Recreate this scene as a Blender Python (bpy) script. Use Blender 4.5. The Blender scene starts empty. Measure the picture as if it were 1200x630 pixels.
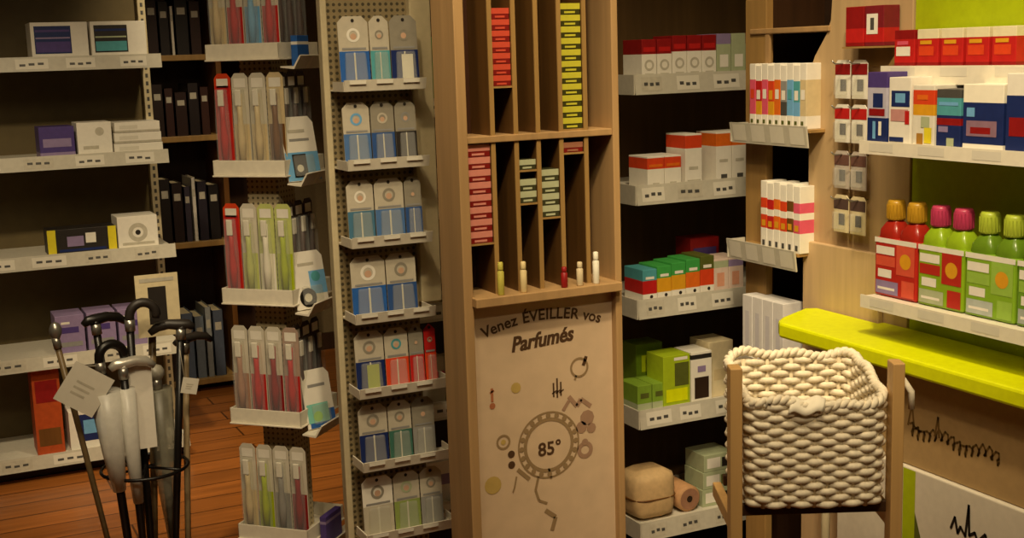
import bpy, math, random
from mathutils import Vector, Matrix
random.seed(7)
S = bpy.context.scene
C = S.collection
PI = math.pi

# ------------------------------------------------------------------ materials
def lin(h):
    h = h.lstrip('#')
    v = [int(h[i:i+2], 16)/255 for i in (0, 2, 4)]
    return tuple(c/12.92 if c <= .04045 else ((c+.055)/1.055)**2.4 for c in v) + (1,)
_M = {}
def M(hexc, rough=.5, var=.06, scale=60, metal=0, spec=.4, kind='plain', alpha=None):
    key = (hexc, rough, var, scale, metal, spec, kind, alpha)
    if key in _M: return _M[key]
    m = bpy.data.materials.new('mat_%s_%s' % (kind, hexc.strip('#')))
    m.use_nodes = True
    nt = m.node_tree; N = nt.nodes; L = nt.links
    b = N['Principled BSDF']
    b.inputs['Roughness'].default_value = rough
    b.inputs['Metallic'].default_value = metal
    b.inputs['Specular IOR Level'].default_value = spec
    c = lin(hexc)
    tc = N.new('ShaderNodeTexCoord')
    mp = N.new('ShaderNodeMapping'); L.new(tc.outputs['Object'], mp.inputs['Vector'])
    no = N.new('ShaderNodeTexNoise'); L.new(mp.outputs['Vector'], no.inputs['Vector'])
    no.inputs['Scale'].default_value = scale
    no.inputs['Detail'].default_value = 3
    if kind == 'wood':
        mp.inputs['Scale'].default_value = (1, 1, .06)
        no.inputs['Detail'].default_value = 6
    if kind == 'plank':
        mp.inputs['Scale'].default_value = (.08, 1, 1)
        no.inputs['Detail'].default_value = 6
    rp = N.new('ShaderNodeValToRGB'); L.new(no.outputs['Fac'], rp.inputs['Fac'])
    rp.color_ramp.elements[0].position = .3; rp.color_ramp.elements[1].position = .7
    rp.color_ramp.elements[0].color = tuple(x*(1-var) for x in c[:3])+(1,)
    rp.color_ramp.elements[1].color = tuple(min(1, x*(1+var)) for x in c[:3])+(1,)
    col = rp.outputs['Color']
    if kind == 'plank':
        br = N.new('ShaderNodeTexBrick'); L.new(tc.outputs['Object'], br.inputs['Vector'])
        br.inputs['Scale'].default_value = 1
        br.inputs['Brick Width'].default_value = 1.2; br.inputs['Row Height'].default_value = .14
        br.inputs['Mortar Size'].default_value = .004
        br.inputs['Color1'].default_value = (1, 1, 1, 1); br.inputs['Color2'].default_value = (.72, .72, .72, 1)
        br.inputs['Mortar'].default_value = (.2, .2, .2, 1)
        mx = N.new('ShaderNodeMix'); mx.data_type = 'RGBA'; mx.blend_type = 'MULTIPLY'
        mx.inputs['Factor'].default_value = 1
        L.new(col, mx.inputs['A']); L.new(br.outputs['Color'], mx.inputs['B'])
        col = mx.outputs['Result']
    if kind == 'perf':          # round punched holes of a perforated steel sheet
        vo = N.new('ShaderNodeTexVoronoi'); L.new(tc.outputs['Object'], vo.inputs['Vector'])
        vo.inputs['Scale'].default_value = 70; vo.inputs['Randomness'].default_value = 0
        gt = N.new('ShaderNodeMath'); gt.operation = 'GREATER_THAN'; gt.inputs[1].default_value = .28
        L.new(vo.outputs['Distance'], gt.inputs[0])
        mx = N.new('ShaderNodeMix'); mx.data_type = 'RGBA'
        L.new(gt.outputs[0], mx.inputs['Factor'])
        mx.inputs['A'].default_value = tuple(x*.25 for x in c[:3])+(1,)
        L.new(col, mx.inputs['B']); col = mx.outputs['Result']
    L.new(col, b.inputs['Base Color'])
    if kind == 'clear':
        tr = N.new('ShaderNodeBsdfTransparent'); mix = N.new('ShaderNodeMixShader')
        tr.inputs['Color'].default_value = (.95, .95, .92, 1)
        mix.inputs['Fac'].default_value = alpha or .2
        L.new(tr.outputs[0], mix.inputs[1]); L.new(b.outputs[0], mix.inputs[2])
        L.new(mix.outputs[0], N['Material Output'].inputs['Surface'])
    if kind in ('wood', 'rope', 'plank'):
        bp = N.new('ShaderNodeBump'); bp.inputs['Strength'].default_value = .25; bp.inputs['Distance'].default_value = .002
        L.new(no.outputs['Fac'], bp.inputs['Height']); L.new(bp.outputs['Normal'], b.inputs['Normal'])
    _M[key] = m
    return m

WHITE = M('#e6e0d2', .45, .03)
RAIL = M('#bfb9a8', .35, .05)
LABEL = M('#d6d0c0', .4, .02)
LABELG = M('#b9b2a0', .5, .1)
TAN = M('#9c7a46', .5, .14, 40, kind='wood')
TANL = M('#a8865a', .5, .12, 40, kind='wood')
TANP = M('#b79a70', .55, .08, 40, kind='wood')
DARKW = M('#3a2412', .5, .2, 40, kind='wood')
BROWN = M('#6b4418', .5, .18, 40, kind='wood')
ORW = M('#8a4e1c', .45, .2, 40, kind='wood')
BACKP = M('#5f5130', .6, .08, 20)
DARKB = M('#2e1c0e', .6, .15, 20)
BLACK = M('#14110f', .35, .1)
CHAR = M('#2b2622', .45, .1)
STEEL = M('#a7a39a', .3, .08, metal=.8)
BEIGE = M('#c2b491', .5, .06)
PERF = M('#bfb08c', .5, .05, kind='perf')
LIME = M('#d8e000', .45, .05)
LIMED = M('#a7b70a', .5, .06)
CLEAR = M('#ffffff', .12, .0, kind='clear', alpha=.09)
SLEEVE = M('#e6e2d6', .3, .05, kind='clear', alpha=.75)
RED = M('#b81f1c', .45, .08); DRED = M('#8a1414', .45, .1); PINK = M('#d8566e', .45, .06)
ORANGE = M('#dc6a1c', .45, .08); ORRED = M('#d3431d', .45, .06); AMBER = M('#d79a20', .45, .06)
GREEN = M('#3f9a45', .45, .06); LGREEN = M('#8cc63c', .45, .05); TEAL = M('#4f9aa0', .45, .06)
SAGE = M('#a8b08c', .5, .05); OLIVE = M('#565c22', .5, .08)
BLUE = M('#2a5da6', .4, .08); LBLUE = M('#6ea7d2', .4, .06); NAVY = M('#1b2a5e', .4, .08)
PURPLE = M('#4b3a78', .45, .08); MAUVE = M('#8d7ba0', .45, .06); YELLOW = M('#dccb2c', .45, .05)
GREYB = M('#8c8a86', .5, .08); CREAM = M('#d9c9a2', .5, .06); DGREY = M('#4a4844', .5, .08)
SKIN = M('#c8a184', .5, .05)

# ------------------------------------------------------------------ mesh builder
class MB:
    def __init__(s): s.v = []; s.f = []; s.m = []; s.mats = []; s.sm = []
    def mi(s, m):
        if m not in s.mats: s.mats.append(m)
        return s.mats.index(m)
    def add(s, vs, fs, m, smooth=False, mat=None):
        o = len(s.v)
        if mat is not None: vs = [tuple(mat @ Vector(v)) for v in vs]
        s.v += [tuple(v) for v in vs]
        for f in fs:
            s.f.append(tuple(i+o for i in f)); s.m.append(s.mi(m)); s.sm.append(smooth)
        return s
    def box(s, x0, y0, z0, x1, y1, z1, m, mat=None):
        v = [(x0,y0,z0),(x1,y0,z0),(x1,y1,z0),(x0,y1,z0),(x0,y0,z1),(x1,y0,z1),(x1,y1,z1),(x0,y1,z1)]
        return s.add(v, [(3,2,1,0),(4,5,6,7),(0,1,5,4),(1,2,6,5),(2,3,7,6),(3,0,4,7)], m, mat=mat)
    def quad(s, pts, m, mat=None): return s.add(pts, [tuple(range(len(pts)))], m, mat=mat)
    def front(s, y, x0, z0, x1, z1, m, mat=None):       # a printed patch facing -Y
        return s.quad([(x0,y,z0),(x1,y,z0),(x1,y,z1),(x0,y,z1)], m, mat)
    def prism(s, poly, axis, a, b, m, mat=None):        # polygon in the two other axes, extruded along axis
        def P(p, t):
            return {'X': (t,p[0],p[1]), 'Y': (p[0],t,p[1]), 'Z': (p[0],p[1],t)}[axis]
        n = len(poly)
        vs = [P(p,a) for p in poly]+[P(p,b) for p in poly]
        fs = [tuple(range(n))[::-1], tuple(range(n, 2*n))]+[(i,(i+1)%n,n+(i+1)%n,n+i) for i in range(n)]
        return s.add(vs, fs, m, mat=mat)
    def disc(s, y, cx, cz, r0, r1, m, n=28, mat=None):   # ring facing -Y (r0 = 0: full disc)
        if r0 <= 0:
            return s.add([(cx+r1*math.cos(2*PI*i/n), y, cz+r1*math.sin(2*PI*i/n)) for i in range(n)], [tuple(range(n))], m, mat=mat)
        vs = []
        for i in range(n):
            a = 2*PI*i/n
            vs += [(cx+r0*math.cos(a), y, cz+r0*math.sin(a)), (cx+r1*math.cos(a), y, cz+r1*math.sin(a))]
        return s.add(vs, [(2*i, 2*i+1, (2*i+3) % (2*n), (2*i+2) % (2*n)) for i in range(n)], m, mat=mat)
    def lathe(s, prof, m, n=20, mat=None, sx=1, sy=1, cx=0, cy=0):
        vs = []; fs = []
        for r, z in prof:
            for i in range(n):
                a = 2*PI*i/n
                vs.append((cx+r*sx*math.cos(a), cy+r*sy*math.sin(a), z))
        for k in range(len(prof)-1):
            for i in range(n):
                fs.append((k*n+i, k*n+(i+1) % n, (k+1)*n+(i+1) % n, (k+1)*n+i))
        fs.append(tuple(range(n))[::-1]); fs.append(tuple((len(prof)-1)*n+i for i in range(n)))
        return s.add(vs, fs, m, smooth=True, mat=mat)
    def tube(s, path, r, m, n=8, closed=False, mat=None):
        P = [Vector(p) for p in path]; K = len(P); vs = []; fs = []
        rr = r if isinstance(r, (list, tuple)) else [r]*K
        up = Vector((0, 0, 1)); prev = None
        for k in range(K):
            a = P[(k-1) % K] if (closed or k > 0) else P[k]
            b = P[(k+1) % K] if (closed or k < K-1) else P[k]
            t = (b-a)
            if t.length < 1e-9: t = Vector((0, 0, 1))
            t.normalize()
            if prev is None:
                u = t.cross(up)
                if u.length < .05: u = t.cross(Vector((1, 0, 0)))
            else:
                u = prev - t*prev.dot(t)
                if u.length < 1e-6: u = t.cross(up)
            u.normalize(); prev = u
            w = t.cross(u)
            for i in range(n):
                an = 2*PI*i/n
                vs.append(tuple(P[k]+(u*math.cos(an)+w*math.sin(an))*rr[k]))
        for k in range(K if closed else K-1):
            for i in range(n):
                fs.append((k*n+i, k*n+(i+1) % n, ((k+1) % K)*n+(i+1) % n, ((k+1) % K)*n+i))
        if not closed:
            fs.append(tuple(range(n))[::-1]); fs.append(tuple((K-1)*n+i for i in range(n)))
        return s.add(vs, fs, m, smooth=True, mat=mat)
    def build(s, name, parent=None, world=True, bevel=0, loc=None, rot=None):
        me = bpy.data.meshes.new(name)
        off = Vector((0, 0, 0))
        if parent is not None and world:
            p = parent
            while p is not None: off += p.location; p = p.parent
        elif parent is None and loc is not None and world: off = Vector(loc)
        me.from_pydata([tuple(Vector(v)-off) for v in s.v], [], s.f)
        for m in s.mats: me.materials.append(m)
        me.polygons.foreach_set('material_index', s.m)
        me.polygons.foreach_set('use_smooth', s.sm)
        me.update()
        o = bpy.data.objects.new(name, me); C.objects.link(o)
        if parent is not None: o.parent = parent
        if loc is not None: o.location = loc
        if rot is not None: o.rotation_euler = rot
        if bevel:
            b = o.modifiers.new('bevel', 'BEVEL'); b.width = bevel; b.segments = 2
            b.limit_method = 'ANGLE'; b.angle_limit = math.radians(50)
        return o

def tag(o, label, cat, group=None):
    o['label'] = label; o['category'] = cat
    if group: o['group'] = group
    return o
def thing(name, label, cat, loc, rz=0, group=None):
    o = bpy.data.objects.new(name, None); C.objects.link(o)
    o.empty_display_size = .05
    o.location = loc; o.rotation_euler = (0, 0, rz)
    return tag(o, label, cat, group)
def struct(o): o['kind'] = 'structure'; return o
def dup(root, loc, rot=None, label=None, group=None):
    r = root.copy(); C.objects.link(r); r.location = loc
    if rot is not None: r.rotation_euler = rot
    if label: r['label'] = label
    if group: r['group'] = group
    for ch in list(root.children):
        c = ch.copy(); C.objects.link(c); c.parent = r
        for g in list(ch.children):
            d = g.copy(); C.objects.link(d); d.parent = c
    return r
ORD = ['first', 'second', 'third', 'fourth', 'fifth', 'sixth', 'seventh', 'eighth', 'ninth', 'tenth', 'eleventh', 'twelfth']
SIDE = -PI/2          # faces the left (-X)

# carton: one mesh, printed bands run round the box, patches on its front (fractions of the front)
def carton(name, label, cat, loc, w, d, h, base, bands=(), patches=(), rz=0, group=None, bevel=.0012, rx=0):
    mb = MB()
    cuts = sorted(set([0, 1]+[b for x in bands for b in x[:2]]))
    x0, x1, y0, y1 = -w/2, w/2, -d/2, d/2
    vs = []; 
    for c in cuts: vs += [(x0,y0,c*h),(x1,y0,c*h),(x1,y1,c*h),(x0,y1,c*h)]
    n = len(cuts)
    def matat(t):
        for b in bands:
            if b[0] <= t <= b[1]: return b[2]
        return base
    o = len(mb.v); mb.v += vs
    for k in range(n-1):
        m = matat((cuts[k]+cuts[k+1])/2)
        for i in range(4):
            mb.f.append((4*k+i, 4*k+(i+1) % 4, 4*k+4+(i+1) % 4, 4*k+4+i)); mb.m.append(mb.mi(m)); mb.sm.append(False)
    mb.f.append((3, 2, 1, 0)); mb.m.append(mb.mi(matat(0))); mb.sm.append(False)
    t = 4*(n-1)
    mb.f.append((t, t+1, t+2, t+3)); mb.m.append(mb.mi(matat(1))); mb.sm.append(False)
    for i, p in enumerate(patches):
        if p[0] == 'o':       # ('o', u, v, r, mat) round mark
            mb.disc(y0-.0006-.0001*i, x0+p[1]*w, p[2]*h, p[4] if len(p) > 5 else 0, p[3], p[-1])
        else:
            mb.front(y0-.0006-.0001*i, x0+p[0]*w, p[1]*h, x0+p[2]*w, p[3]*h, p[4])
    ob = mb.build(name, loc=loc, rot=(rx, 0, rz), world=False, bevel=bevel)
    return tag(ob, label, cat, group)

# ------------------------------------------------------------------ the room
mb = MB(); mb.box(-2.6, -1.6, -.05, 2.7, 6.6, 0, M('#a4622a', .35, .25, 30, kind='plank')); struct(mb.build('floor'))
mb = MB(); mb.box(-2.6, -1.6, 2.75, 2.7, 6.6, 2.8, M('#cfc6b4', .8, .03)); struct(mb.build('ceiling'))
WM = M('#7a6848', .8, .06)
mb = MB(); mb.box(-2.6, 6.55, 0, 2.7, 6.65, 2.75, WM); struct(mb.build('wall_back'))
mb = MB(); mb.box(2.65, -1.6, 0, 2.75, 6.55, 2.75, WM); struct(mb.build('wall_right'))
mb = MB(); mb.box(-2.7, -1.6, 0, -2.6, 6.55, 2.75, WM); struct(mb.build('wall_left'))
mb = MB(); mb.box(-2.6, -1.7, 0, 2.65, -1.6, 2.75, WM); struct(mb.build('wall_front'))
mb = MB(); mb.box(-2.6, 6.53, 0, 2.65, 6.55, .09, DARKW); struct(mb.build('baseboard_back'))

# ------------------------------------------------------------------ shelf helper
def price_rail(parent, x0, x1, y, z0, z1, n, seed=0, tilt=.008, end=True):
    """front lip with price labels; front face looks to -Y and leans back a little"""
    rnd = random.Random(seed)
    mb = MB()
    mb.prism([(y, z0), (y+.004, z0), (y+tilt+.004, z1), (y+tilt, z1)], 'X', x0, x1, RAIL)
    mb.box(x0, y+.002, z0, x1, y+.012, z0+.003, RAIL)
    L = (x1-x0)/n
    for i in range(n):
        a = x0+L*(i+.12+.1*rnd.random()); b = a+L*(.5+.25*rnd.random())
        h = z1-z0
        za, zb = z0+h*.16, z0+h*.86
        ya, yb = y+tilt*.16-.0008, y+tilt*.86-.0008
        m = rnd.choice([LABEL, LABEL, LABELG])
        mb.quad([(a, ya, za), (b, ya, za), (b, yb, zb), (a, yb, zb)], m)
        for k in range(3):
            q = a+(b-a)*(.12+.28*k); zz = z0+h*(.35+.1*rnd.random()); yy = y+tilt*.4-.0014
            mb.quad([(q, yy, zz), (q+(b-a)*.18, yy, zz), (q+(b-a)*.18, yy+tilt*.15, zz+h*.16), (q, yy+tilt*.15, zz+h*.16)], DGREY)
    o = mb.build('price_rail', parent)
    return o

# ------------------------------------------------------------------ left shelving bay
g = thing('shelving_unit', 'pale steel shelving bay at the left with an olive back panel', 'shelving', (.2, 5.2, 0))
mb = MB(); mb.box(-.72, 5.36, .05, .93, 5.385, 1.95, BACKP); mb.build('back_panel', g)
for xx in (.925, -.735):
    mb = MB(); mb.box(xx, 5.325, 0, xx+.03, 5.39, 1.98, BEIGE)
    for k in range(60): mb.front(5.3245, xx+.01, .1+k*.031, xx+.02, .1+k*.031+.016, DGREY)
    mb.build('upright', g, bevel=.002)
mb = MB(); mb.box(-.72, 5.06, 0, .93, 5.36, .045, DARKB); mb.build('plinth', g, bevel=.003)
GZ = [1.575, 1.215, .85, .47, .09]
for i, z in enumerate(GZ):
    mb = MB(); mb.box(-.72, 5.0, z-.022, .935, 5.36, z, M('#cfc9b8', .5, .04))
    s = mb.build('shelf', g, bevel=.002)
    price_rail(s, -.72, .94, 4.985, z-.04, z+.012, 9, 10+i)
carton('carton', 'white carton with a purple printed square, left on the top shelf of the left bay', 'box', (.585, 5.1, 1.575), .2, .16, .135, WHITE,
       patches=[(.06, .16, .7, .9, NAVY), (.08, .2, .68, .48, PURPLE), (.08, .56, .68, .6, MAUVE), (.08, .74, .68, .8, PURPLE)], group='cartons on the left bay')
carton('carton', 'white carton with a teal printed square, right on the top shelf of the left bay', 'box', (.795, 5.1, 1.575), .2, .16, .135, WHITE,
       patches=[(.06, .16, .66, .9, CHAR), (.08, .2, .64, .46, TEAL), (.08, .56, .64, .6, SAGE), (.08, .74, .64, .8, NAVY)], group='cartons on the left bay')
carton('carton', 'purple carton on the second shelf of the left bay beside white cartons', 'box', (.545, 5.1, 1.215), .125, .14, .115, PURPLE,
       bands=[(0, .18, MAUVE)], patches=[(.1, .35, .9, .62, MAUVE)])
carton('carton', 'upright off-white carton beside the purple carton on the left bay', 'box', (.68, 5.1, 1.215), .125, .14, .125, WHITE,
       patches=[('o', .65, .72, .016, LABELG), (.15, .2, .6, .3, LABELG)])
for k in range(3):
    carton('flat_carton', ['bottom', 'middle', 'topmost'][k]+' flat off-white carton of the stack on the left bay second shelf', 'box',
           (.838, 5.105, 1.215+k*.04), .18-.006*k, .16, .039, WHITE, bands=[(.0, .22, LABELG)], patches=[(.1, .35, .5, .7, LABEL)], group='stack of flat cartons')
carton('carton', 'long dark carton with yellow ends on the third shelf of the left bay', 'box', (.605, 5.1, .85), .25, .12, .095, CHAR,
       patches=[(.0, 0, .12, 1, YELLOW), (.88, 0, 1, 1, YELLOW), (.28, .3, .52, .7, MAUVE), (.55, .4, .7, .8, WHITE), (.16, .1, .84, .2, NAVY)])
carton('carton', 'white carton with a round mark on the third shelf of the left bay', 'box', (.81, 5.1, .85), .15, .14, .125, WHITE,
       patches=[('o', .5, .5, .036, .02, LABELG), (.1, .12, .9, .2, LABELG), ('o', .5, .5, .01, CHAR)])
for k in range(3):
    carton('carton', ['mauve carton at the left', 'mauve carton in the middle', 'mauve carton at the right'][k]+' of the fourth shelf behind the walking sticks', 'box',
           (.53+.115*k, 5.09, .47), .105, .14, .15, MAUVE, patches=[(.1, .2, .9, .32, GREYB), (.2, .55, .8, .7, PURPLE), (.2, .78, .5, .84, WHITE)], group='mauve cartons behind the walking sticks')
carton('carton', 'tall orange-red carton on the bottom shelf of the left bay', 'box', (.425, 5.1, .09), .1, .14, .34, M('#b04a1c', .5, .1), patches=[(.1, .1, .9, .3, BROWN), (.1, .6, .9, .85, DRED)])
carton('carton', 'wide white carton with a blue picture on the bottom shelf of the left bay', 'box', (.595, 5.1, .09), .2, .16, .155, WHITE,
       patches=[(.18, .22, .95, .9, NAVY), (.26, .4, .6, .75, LBLUE), (.62, .3, .86, .6, BLUE)])

# ------------------------------------------------------------------ wooden bookcase, far back
bc = thing('bookcase', 'dark brown wooden bookcase with tan shelf edges at the far back', 'bookcase', (1.3, 6.2, 0))
mb = MB(); mb.box(.98, 6.36, .03, 1.66, 6.38, 2.1, DARKW); mb.build('back_panel', bc)
for x in (.96, 1.375, 1.66):
    mb = MB(); mb.box(x, 6.0, 0, x+.025, 6.38, 2.1, BROWN); mb.build('side_panel', bc, bevel=.002)
for z in (1.585, 1.215, .72, .06, 2.02):
    mb = MB()
    mb.box(.985, 6.0, z-.026, 1.375, 6.36, z, TAN); mb.box(1.4, 6.0, z-.026, 1.66, 6.36, z, TAN)
    mb.build('shelf', bc, bevel=.002)
def book(label, x, z, w, h, m, d=.2, group=None, y=6.03):
    mb = MB(); mb.box(-w/2, 0, 0, w/2, d, .003, m); mb.box(-w/2, 0, h-.003, w/2, d, h, m)
    b = MB(); b.box(-w/2, 0, 0, -w/2+.0025, d, h, m); b.box(w/2-.0025, 0, 0, w/2, d, h, m); b.box(-w/2, 0, 0, w/2, .003, h, m)
    b.front(-.0006, -w*.3, h*.7, w*.3, h*.82, LABELG)
    r = thing('book', label, 'book', (x, y, z), 0, group)
    b.build('cover', r, world=False)
    p = MB(); p.box(-w/2+.0027, .004, .004, w/2-.0027, d-.004, h-.006, CREAM); p.build('pages', r, world=False)
    return r
rows = [(1.585, .26, [('#2a1510', .05), ('#201510', .045), ('#d8d0c0', .016), ('#1c1412', .06), ('#30180f', .05)], 'top'),
        (1.215, .24, [('#24130d', .05), ('#341812', .04), ('#2a140e', .055), ('#1d1110', .05), ('#38190f', .04)], 'second'),
        (.72, .30, [('#1d1512', .05), ('#241715', .05), ('#3a3440', .03), ('#d2ccc0', .02), ('#26202a', .045), ('#1a1413', .05)], 'third'),
        (.06, .34, [('#2a2220', .05), ('#5d6b80', .055), ('#6f7a86', .045), ('#8b8f90', .03), ('#4d5666', .05)], 'bottom')]
for z, h, bs, nm in rows:
    x = 1.08
    for k, (c, w) in enumerate(bs):
        tone = 'white' if c[1] == 'd' else ('blue-grey' if c[1] in '5684' and c != '#38190f' else 'dark brown')
        book('%s book, %s from left on the %s shelf of the far bookcase' % (tone, ORD[k], nm), x+w/2, z, w, h-.02*((k*7) % 3), M(c, .5, .1), group='books in the far bookcase')
        x += w+.006

# ------------------------------------------------------------------ walking sticks in a stand
st = thing('cane_stand', 'low black metal stand holding the walking sticks', 'stand', (.55, 3.62, 0))
mb = MB(); mb.lathe([(.15, 0), (.155, .01), (.15, .022), (.02, .03)], BLACK, 28, cx=.55, cy=3.62); mb.build('base', st)
mb = MB(); mb.tube([(.55, 3.62, .02), (.55, 3.62, .62)], .011, BLACK, 10); mb.build('pole', st)
mb = MB()
mb.tube([(.55+.12*math.cos(2*PI*i/28), 3.62+.12*math.sin(2*PI*i/28), .42) for i in range(28)], .005, BLACK, 6, closed=True)
for i in range(6):
    a = 2*PI*i/6+.3; mb.tube([(.55, 3.62, .42), (.55+.12*math.cos(a), 3.62+.12*math.sin(a), .42)], .004, BLACK, 6)
mb.build('ring', st)
def cane(label, bx, by, tx, ty, tz, kind, dirn, shaftm, handm, r=.0105, tagspec=None, sleeve=None, card=None):
    """bottom (bx,by) on the stand base, top (tx,ty,tz); dirn = heading of the handle in the XY plane"""
    zb = .032
    c = thing('walking_stick', label, 'walking stick', (bx, by, zb), 0, 'walking sticks in the stand')
    T = Vector((tx-bx, ty-by, tz-zb)); n = T.normalized(); D = Vector((math.cos(dirn), math.sin(dirn), 0))
    mb = MB(); mb.tube([n*.03, T*.5, T], [r*.95, r, r*1.05], shaftm, 10); mb.build('shaft', c, world=False)
    mb = MB(); mb.tube([n*0, n*.012, n*.04], [r*1.6, r*1.5, r*1.15], BLACK, 10); mb.build('rubber_tip', c, world=False)
    mb = MB(); mb.tube([T-n*.02, T+n*.012], r*1.35, STEEL, 10); mb.build('collar', c, world=False)
    mb = MB()
    if kind == 'crook':
        R = .036
        pts = [T+n*.005]+[T+n*.02+D*R+(-D*math.cos(a)+n*math.sin(a))*R for a in [PI*k/10 for k in range(0, 12)]]
        mb.tube(pts, [r*1.25]*(len(pts)-1)+[r], handm, 10)
    elif kind == 'derby':
        pts = [T-D*.035+n*.012, T-D*.02+n*.022, T+n*.022, T+D*.035+n*.026, T+D*.065+n*.02, T+D*.085+n*.004]
        mb.tube(pts, [r*.9, r*1.3, r*1.55, r*1.35, r*1.3, r*.9], handm, 10)
        mb.tube([T, T+n*.02], [r*1.2, r*1.5], handm, 10)
    else:
        mb.lathe([(.004, 0), (r*1.2, .006), (r*2, .022), (r*2.1, .034), (r*1.4, .048), (.003, .053)], handm, 14, mat=Matrix.Translation(T))
    mb.build('handle', c, world=False)
    if tagspec:
        (dx, dy, dz, w, h, ang) = tagspec
        P = T+Vector((dx, dy, dz))
        mat = Matrix.Translation(P) @ Matrix.Rotation(ang, 4, 'Y')
        mb = MB(); mb.box(-w/2, -.001, -h/2, w/2, .001, h/2, LABEL, mat=mat)
        for k in range(3): mb.front(-.0016, -w*.25, -h*.2+k*h*.14, w*(.1+.05*k), -h*.2+k*h*.14+h*.05, LABELG, mat=mat)
        mb.tube([T+D*.01, P+Vector((0, .002, 0))+(mat.to_3x3() @ Vector((-w*.4, 0, h*.4)))], .0012, LABELG, 5)
        o = mb.build('price_tag', c, world=False)
    if sleeve:
        (t0, t1, rr0, rr1, m) = sleeve
        mb = MB(); mb.tube([T*t0, T*(t0*.6+t1*.4), T*t1], [rr0, rr0*.5+rr1*.5, rr1], m, 14); mb.build('sleeve', c, world=False)
    if card:
        (dx, dy, dz, w, h, m, win) = card
        P = T+Vector((dx, dy, dz))
        mat = Matrix.Translation(P)
        mb = MB(); mb.box(-w/2, -.0015, -h/2, w/2, .0015, h/2, m, mat=mat)
        if win: mb.front(-.0022, -w*.22, -h*.3, w*.2, h*.3, CHAR, mat=mat); mb.front(-.0022, -w*.4, h*.38, w*.4, h*.44, LABELG, mat=mat)
        mb.build('card_sleeve', c, world=False)
    return c
BRS = M('#6d5a3c', .35, .15); GRY = M('#8f8a7c', .4, .1)
cane('black walking stick with a crook handle at the top middle of the stand', .52, 3.60, .535, 3.58, .845, 'crook', 0.0, BLACK, CHAR, card=(.0, -.03, -.22, .085, .26, WHITE, False))
cane('black walking stick with a curved derby handle left of the tall crook handle', .505, 3.66, .455, 3.66, .83, 'derby', .25, BLACK, BLACK)
cane('walking stick with a silver horizontal handle at the front of the stand', .525, 3.56, .5, 3.53, .725, 'derby', .12, BLACK, M('#cfcabd', .3, .05, metal=.5), sleeve=(.45, .93, .014, .026, SLEEVE))
cane('walking stick in a cream card with a dark window at the back of the stand', .56, 3.68, .62, 3.72, .84, 'crook', .6, BRS, CHAR, card=(.012, -.04, .03, .12, .18, CREAM, True))
cane('black walking stick with a derby handle and a small white tag at the right', .60, 3.60, .675, 3.6, .80, 'derby', PI-.2, BLACK, CHAR, tagspec=(.008, -.03, -.15, .045, .045, .25))
cane('thin brown walking stick with a round knob leaning out at the far left', .46, 3.60, .34, 3.58, .82, 'knob', 0, BRS, STEEL, r=.008, tagspec=None)
cane('black walking stick with the large diamond-shaped white tag', .49, 3.555, .44, 3.52, .75, 'crook', .3, BLACK, BLACK, tagspec=(-.05, -.03, -.05, .115, .115, .62), sleeve=(.5, .9, .018, .042, SLEEVE))
cane('light grey walking stick in a clear sleeve at the right of the stand', .625, 3.66, .6, 3.62, .66, 'knob', 0, GRY, GRY, r=.012, sleeve=(.25, .97, .016, .042, M('#8e8a78', .35, .1, kind='clear', alpha=.6)))
cane('slim tan walking stick behind the small white tag at the right', .65, 3.64, .70, 3.68, .74, 'derby', 0.3, M('#a08a66', .4, .1), CHAR, r=.009)

# ------------------------------------------------------------------ toothbrush spinner
SCX, SCY = .872, 3.27
sp = thing('display_spinner', 'square rotating display of long brush packs with cream trays', 'display rack', (SCX, SCY, 0), PI/4)
A = .104
mb = MB(); mb.lathe([(.15, 0), (.155, .012), (.145, .03), (.03, .045)], CHAR, 28); mb.build('base', sp, world=False)
mb = MB(); mb.box(-.045, -.045, .045, .045, .045, 1.92, PERF); mb.build('core', sp, world=False, bevel=.003)
TZ = [1.592, 1.302, .972, .652, .332]
CREAMT = M('#e2dac6', .4, .05)
for i, z in enumerate(TZ):
    mb = MB(); mb.box(-A-.006, -A-.004, z-.042, A, A, z-.038, CREAMT)
    for (x0, y0, x1, y1) in ((-A, -A, -A+.003, A), (-A, A-.003, A, A), (A-.003, -A, A, A), (-A, -A, A, -A+.003)):
        mb.box(x0, y0, z-.038, x1, y1, z, CREAMT)
    t = mb.build('tray', sp, world=False, bevel=.001)
    mb = MB()
    mb.prism([(-A-.002, z-.062), (-A-.040, z-.066), (-A-.060, z-.034), (-A-.057, z-.032), (-A-.038, z-.060), (-A-.002, z-.058)], 'X', -A+.002, A, CREAMT)
    for k in range(3):
        xa = -A+.015+.06*k
        mb.quad([(xa, -A-.0413, z-.0645), (xa+.045, -A-.0413, z-.0645), (xa+.045, -A-.0596, z-.0355), (xa, -A-.0596, z-.0355)], LABEL)
    mb.build('price_rail', t, world=False)
_brush = {}
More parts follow.
